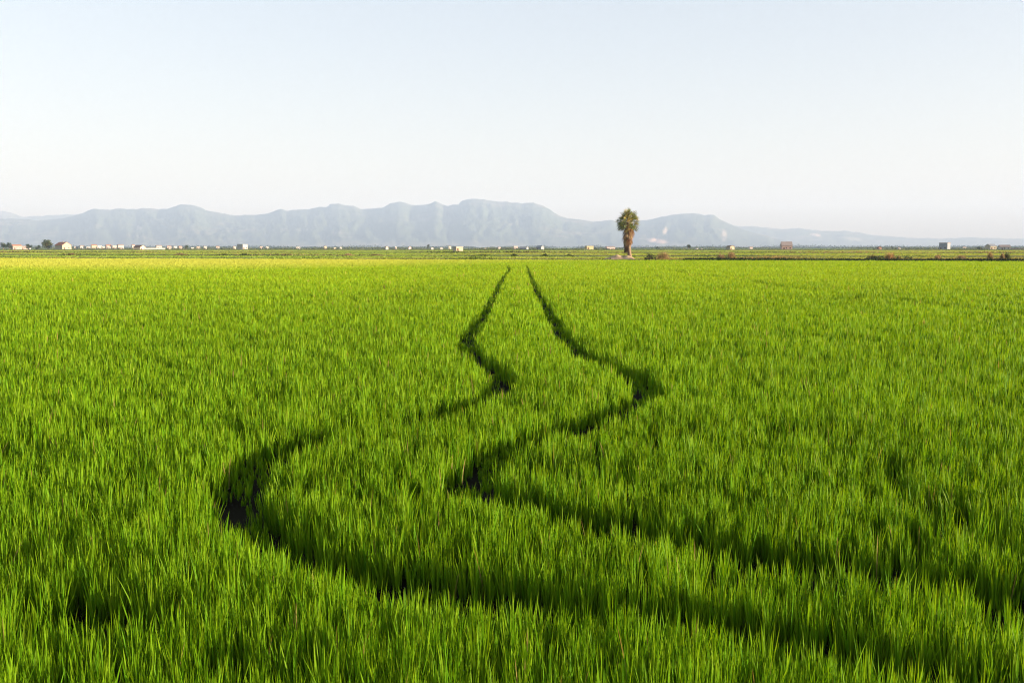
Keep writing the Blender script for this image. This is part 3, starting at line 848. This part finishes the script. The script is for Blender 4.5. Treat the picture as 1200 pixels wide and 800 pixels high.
def house(px, Y, fw, dp, ht, roof, rel, wall, rcol, label, name="farmhouse", cat="house", group=None, rise=0.28,
          windows=1, door=True, z=0.0, chimney=False):
    """fw front width, dp depth, ht wall height in metres; front turned rel degrees to the right of the camera"""
    az = math.atan2(x_at(px, Y), Y)
    root = empty(name, (x_at(px, Y), Y, z), -az + R(rel))
    tag(root, label, cat, group)
    wm = wall_mat(wall); rm = wall_mat(rcol)
    w2, d2 = fw/2, dp/2
    mb = MB()
    if roof == 'gable':
        pk = ht + fw*rise
        mb.prism([(-w2, -0.1), (w2, -0.1), (w2, ht), (0, pk), (-w2, ht)], -d2, d2)
        mb.build("wall", wm, root)
        t = 0.16; o_ = 0.25
        sl = fw*rise / w2
        rf = MB()
        rf.prism([(-w2-o_, ht - sl*o_ + 0.01), (0, pk + 0.01), (w2+o_, ht - sl*o_ + 0.01), (w2+o_, ht - sl*o_ + t), (0, pk+t+0.03), (-w2-o_, ht - sl*o_ + t)], -d2-0.2, d2+0.2)
        r_ = rf.build("roof", rm, root)
    elif roof == 'side':            # ridge runs along the front
        pk = ht + dp*rise
        mb.v = []; 
        for x in (-w2, w2):
            mb.v += [(x, -d2, -0.1), (x, d2, -0.1), (x, d2, ht), (x, 0, pk), (x, -d2, ht)]
        mb.f = [(4,3,2,1,0), (5,6,7,8,9), (0,5,9,4), (4,9,8,3), (3,8,7,2), (2,7,6,1), (1,6,5,0)]
        mb.build("wall", wm, root)
        t = 0.16; o_ = 0.25; sl = dp*rise/d2
        pr = [(-d2-o_, ht-sl*o_+0.01), (0, pk+0.01), (d2+o_, ht-sl*o_+0.01), (d2+o_, ht-sl*o_+t), (0, pk+t+0.03), (-d2-o_, ht-sl*o_+t)]
        rf = MB(); n = 6
        rf.v = [(-w2-0.2, a, b) for a, b in pr] + [(w2+0.2, a, b) for a, b in pr]
        rf.f = [tuple(reversed(range(6))), tuple(range(6, 12))] + [(k, (k+1) % n, n+(k+1) % n, n+k) for k in range(n)]
        r_ = rf.build("roof", rm, root)
        pk = pk
    else:
        pk = ht
        mb.box(-w2, w2, -d2, d2, -0.1, ht); mb.build("wall", wm, root)
        rf = MB(); rf.box(-w2-0.12, w2+0.12, -d2-0.12, d2+0.12, ht+0.004, ht+0.22)
        r_ = rf.build("roof", rm, root)
    if chimney:
        cb = MB(); cb.box(w2*0.3, w2*0.3+0.5, d2*0.3, d2*0.3+0.5, ht*0.95, pk+0.7); cb.build("chimney", wm, r_)
    if door:
        db = MB(); db.box(-w2*0.55-0.5, -w2*0.55+0.5, -d2-0.05, -d2+0.05, 0.0, min(2.1, ht*0.7)); d_ = db.build("door", M_door, root)
    for k in range(windows):
        x = w2*(0.45 if windows == 1 else -0.1 + 0.7*k/(windows-1))
        if ht < 2.2: break
        zc = min(1.7, ht*0.6)
        fb = MB(); fb.box(x-0.42, x+0.42, -d2-0.03, -d2+0.05, zc-0.45, zc+0.45); f_ = fb.build("window", M_door, root)
        pb = MB(); pb.box(x-0.34, x+0.34, -d2-0.045, -d2+0.0, zc-0.37, zc+0.37); pb.build("pane", M_glass, f_)
    return root

m = 690 / F                         # metres per pixel at the huts
house(74, 690, 7.2, 7.5, 3.6, 'gable', 38, CREAM, TILE, "cream gabled farmhouse with red tile roof right of the round olive tree", windows=1, chimney=True)
house(163.5, 700, 4.6, 6.5, 2.3, 'gable', 42, (0.78,0.58,0.38), DTILE, "small orange cream gabled barn with dark brown side at the left", "barn", "barn")
house(181, 705, 14, 2.5, 1.5, 'flat', 16, WHITE, WHITE, "long low white shed stretching right from the orange cream barn", "shed", "shed", windows=0, door=False)
house(284, 690, 4.2, 5.6, 4.1, 'flat', 42, WHITE, GREY, "tall narrow white tower hut with a bluish shaded side left of centre", "tower_hut", "hut")
house(536.5, 500, 3.9, 3.6, 2.3, 'flat', 30, CREAM, WHITE, "cream block hut with brown shaded side, standing nearest left of the tracks", "hut", "hut", windows=0)
house(690.5, 680, 4.9, 3.2, 2.9, 'flat', 24, YEL, CREAM, "pale yellow block hut left of the palm", "hut", "hut", windows=0)
house(633, 690, 4.0, 3.6, 2.3, 'side', -35, GREY, GREY, "dark grey hut with a bright right wall just right of the tracks", "hut", "hut", windows=0)
house(614, 700, 5.5, 3.0, 1.7, 'side', -28, GREY, WHITE, "low grey shed with pale roof above the wheel tracks", "shed", "shed", windows=0)
house(856, 660, 3.6, 3.8, 2.7, 'gable', 40, CREAM, DTILE, "small brown and cream hut behind the reddish reed clump", "hut", "hut", rise=0.15, windows=0)
house(921.5, 680, 7.0, 4.2, 3.5, 'side', 12, BRICK, PTILE, "salmon brick farmhouse with mauve tile roof right of the palm", rise=0.55, windows=2)
house(1107, 670, 5.7, 4.2, 5.0, 'flat', -26, GREY, BROWN, "grey tower hut with brown top and a bright right edge", "tower_hut", "hut", windows=1)
house(1161, 700, 4.6, 6.2, 3.1, 'side', 34, CREAM, GREY, "blue grey farmhouse with a cream right wall near the right edge", windows=1, rise=0.2)
house(1177, 715, 7.0, 4.5, 2.4, 'side', 14, WHITE, PTILE, "white farmhouse with pink roof, rightmost of the huts", windows=2, rise=0.3)
house(1192, 730, 11, 2.2, 1.0, 'flat', 5, (0.45,0.28,0.2), BROWN, "low brown wall running right from the pink roofed white house", "farm_wall", "wall", windows=0, door=False)
house(1030.5, 720, 2.4, 2.4, 2.0, 'gable', 30, BROWN, DTILE, "tiny dark brown hut left of the long dry patch", "hut", "hut", windows=0)
house(1053.5, 800, 2.0, 2.0, 1.8, 'gable', 25, WHITE, PTILE, "tiny white hut with pink roof above the long dry patch", "hut", "hut", windows=0)

# two white domed shelters right of the thin dark tree
def dome(px, Y, r, label):
    root = empty("domed_shelter", (x_at(px, Y), Y, 0))
    tag(root, label, "shelter", "small white domed shelters")
    mb = MB(); n = 14; prof = [(-0.1, 1.0), (0.5, 1.0), (0.78, 0.86), (0.95, 0.55), (1.0, 0.0)]
    mb.v = [(math.cos(2*math.pi*j/n)*r*q, math.sin(2*math.pi*j/n)*r*q, z*r*0.95) for z, q in prof for j in range(n)]
    mb.f = [(k*n+j, k*n+(j+1) % n, (k+1)*n+(j+1) % n, (k+1)*n+j) for k in range(len(prof)-1) for j in range(n)]
    mb.build("wall", wall_mat(WHITE), root, smooth=True)
    d = MB(); d.box(-0.45, 0.45, -r-0.03, -r+0.3, 0, 1.0); d.build("door", M_door, root)
dome(816, 720, 1.5, "white domed shelter next to the thin dark tree")
dome(821.5, 720, 1.3, "white domed shelter on the right, beside its slightly bigger twin")

# far village and scattered houses (about 1.1 to 1.6 km away)
town = [  # px, distance, width m, wall h m, roof, wall, roof colour, label
 (19, 900, 9, 4.2, 'side', PINK, TILE, "reddish farm building with tile roof at the far left"),
 (28, 930, 7, 3.2, 'side', PINK, PTILE, "lower pink farm building right of the reddish farm"),
 (34.5, 860, 1.6, 1.6, 'flat', WHITE, WHITE, "tiny white shed between the pink farm and the round olive tree"),
 (89, 1200, 5, 3.5, 'side', WHITE, GREY, "small white village house nearest the cream gabled farmhouse"),
 (96, 1200, 6, 4.5, 'side', WHITE, PTILE, "white village house with pink roof, second from the farmhouse"),
 (103, 1250, 6, 3.6, 'flat', GREY, GREY, "grey village house at the left end of the village strip"),
 (110, 1200, 7, 5.5, 'side', CREAM, TILE, "cream village house with red roof, first tall one of the strip"),
 (116, 1230, 6, 5.0, 'flat', WHITE, WHITE, "white flat roofed village block beside the cream tall house"),
 (121, 1150, 4, 3.4, 'flat', WHITE, WHITE, "bright small white village house low in the strip"),
 (127, 1200, 7, 5.2, 'side', PINK, TILE, "pink village house with red roof in the middle of the strip"),
 (127.5, 1120, 4, 3.2, 'flat', WHITE, WHITE, "bright white low house in front of the pink village house"),
 (134, 1210, 6, 5.0, 'flat', (0.46,0.38,0.34), PINK, "pale rose village block right of the pink house"),
 (141, 1200, 8, 5.6, 'side', (0.48,0.39,0.35), PTILE, "rose village house at the right end of the strip"),
 (156, 1500, 5, 6.5, 'side', (0.48,0.39,0.35), TILE, "tall pinkish far house just above the orange cream barn"),
 (186, 1250, 8, 4.6, 'side', WHITE, PTILE, "white house with pinkish roof behind the long low shed"),
 (198, 1260, 6, 3.8, 'side', (0.46,0.38,0.34), TILE, "rose house at the end of the long low shed"),
 (205, 1230, 5, 4.0, 'flat', WHITE, WHITE, "white cube house right of the long low shed"),
 (211, 1250, 5, 3.6, 'side', PINK, TILE, "pink little house between two white ones near the small dark tree"),
 (225, 1050, 3.6, 2.2, 'flat', WHITE, WHITE, "bright white low hut just right of the small dark tree"),
 (232, 1250, 5, 3.4, 'side', CREAM, PTILE, "cream little house right of the bright white low hut"),
 (240, 1300, 5, 3.8, 'side', WHITE, PTILE, "white little house two along from the bright white low hut"),
 (255, 1300, 5, 3.6, 'side', WHITE, TILE, "white house midway between the village and the tower hut"),
 (274.5, 1250, 4, 3.6, 'side', (0.46,0.38,0.34), PTILE, "rose hut immediately left of the white tower hut"),
 (306, 1400, 5, 3.6, 'side', (0.46,0.38,0.34), PTILE, "rose far house right of the white tower hut"),
 (313, 1400, 4, 3.6, 'flat', WHITE, WHITE, "white far house beside the rose one right of the tower hut"),
 (349, 1400, 7, 3.2, 'flat', WHITE, WHITE, "white far house alone between tower hut and cream trio"),
 (381, 1150, 3.5, 3.8, 'gable', CREAM, PTILE, "cream gabled far hut, left one of three together"),
 (392.5, 1050, 5, 2.0, 'flat', CREAM, WHITE, "low cream far hut, middle one of three together"),
 (399, 1050, 2.6, 2.6, 'gable', WHITE, WHITE, "white pointed far hut, right one of three together"),
 (453, 900, 3.0, 3.0, 'gable', WHITE, DTILE, "white gabled hut with dark side between the cream trio and the cypress"),
 (463.5, 1400, 3, 3.6, 'flat', WHITE, WHITE, "tiny white far house left of the pink one"),
 (480, 1000, 3, 2.6, 'gable', (0.75,0.58,0.5), PTILE, "small pinkish white hut left of the cypress like tree"),
 (506, 900, 2.6, 1.9, 'gable', WHITE, WHITE, "tiny white hut at the foot of the cypress like tree"),
 (517, 920, 2.8, 2.0, 'gable', WHITE, WHITE, "tiny white hut between the cypress like tree and the cream block hut"),
 (527, 1400, 4, 4.4, 'side', (0.7,0.62,0.45), PTILE, "faint beige far house behind the cream block hut"),
 (568.5, 1000, 2, 1.5, 'flat', CREAM, WHITE, "speck of a cream hut right of the cream block hut"),
 (585, 1400, 4, 2.8, 'side', (0.48,0.39,0.35), PTILE, "faint rose far house left of the wheel tracks"),
 (604, 1450, 7, 4.2, 'side', (0.48,0.39,0.35), WHITE, "pale rose far house behind the low grey shed"),
 (715, 1500, 15, 2.6, 'side', (0.70,0.45,0.40), PTILE, "long rose coloured shed on the plain left of the palm"),
 (1130, 1300, 5, 3.0, 'side', CREAM, PTILE, "faint beige far house between the grey tower hut and the far right farm"),
 (880, 1300, 5, 3.0, 'side', (0.48,0.39,0.35), PTILE, "faint rose far house left of the salmon brick farmhouse"),
]
for (px, D, fw, ht, rk, wc, rc, lb) in town:
    house(px, D, fw * 0.85, max(2.2, fw*0.5), ht * 0.85, rk, 24 + random.uniform(-8, 10), wc, rc, lb, "far_house", "house",
          "scattered far houses on the plain", windows=2 if ht > 3 and fw > 4.5 else 0, door=ht > 3, rise=0.22)

# low hedgerows and treelines fading into the haze
#TREELINE
def treeline(name, Y, x0, x1, h, n, cols, label, seed, wob=30):
    rg = np.random.default_rng(seed)
    x = rg.uniform(x0, x1, n)
    nz = fbm(x * 0.012, x * 0 + seed, seed, 4)
    keep = rg.random(n) < np.clip((nz - 0.35) * 6, 0, 1)
    x = x[keep]; nz = nz[keep]; n = len(x)
    hh = h * (0.35 + 1.2 * np.clip(nz - 0.35, 0, 1) * 2) * rg.uniform(0.5, 1.1, n)
    y = Y + rg.normal(0, wob, n)
    V = []; T = []
    z = rg.random(n) * hh
    s = 0.6 + 0.5 * rg.random(n)
    s *= Y / 1500
    P = np.stack([x, y, z], -1)
    a = rg.normal(0, 1, (n, 3)); a /= np.linalg.norm(a, axis=1)[:, None]
    b = np.cross(a, rg.normal(0, 1, (n, 3))); b /= np.linalg.norm(b, axis=1)[:, None]
    V = np.stack([P - a*s[:, None], P + b*s[:, None], P + a*s[:, None], P - b*s[:, None]], 1).reshape(-1, 3)
    V[:, 2] = np.maximum(V[:, 2], -0.4)
    i = np.arange(n)[:, None] * 4
    T = np.concatenate([i + np.array([0, 1, 2]), i + np.array([0, 2, 3])])
    c = np.array(cols)[rg.integers(len(cols), size=n)] * rg.uniform(0.8, 1.2, (n, 1))
    bag = BagP(); bag.add(V, T, np.repeat(c, 4, 0))
    o = bag.build(name, M_tree)
    tag(o, label, kind="stuff")
treeline("hedgerow", 1000, -620, 620, 1.2, 9000, OG, "thin dark hedgerow behind the nearer huts", 5)
treeline("treeline", 1650, -1050, 1050, 2.2, 16000, OG, "broken line of distant trees on the plain", 6, 60)
treeline("woods", 2900, -1800, 1800, 5.0, 24000, DG, "hazy distant woods below the mountains", 7, 120)
treeline("distant_woods", 5200, -3000, 3000, 11.0, 24000, DG, "faint far woods at the foot of the mountains", 8, 250)
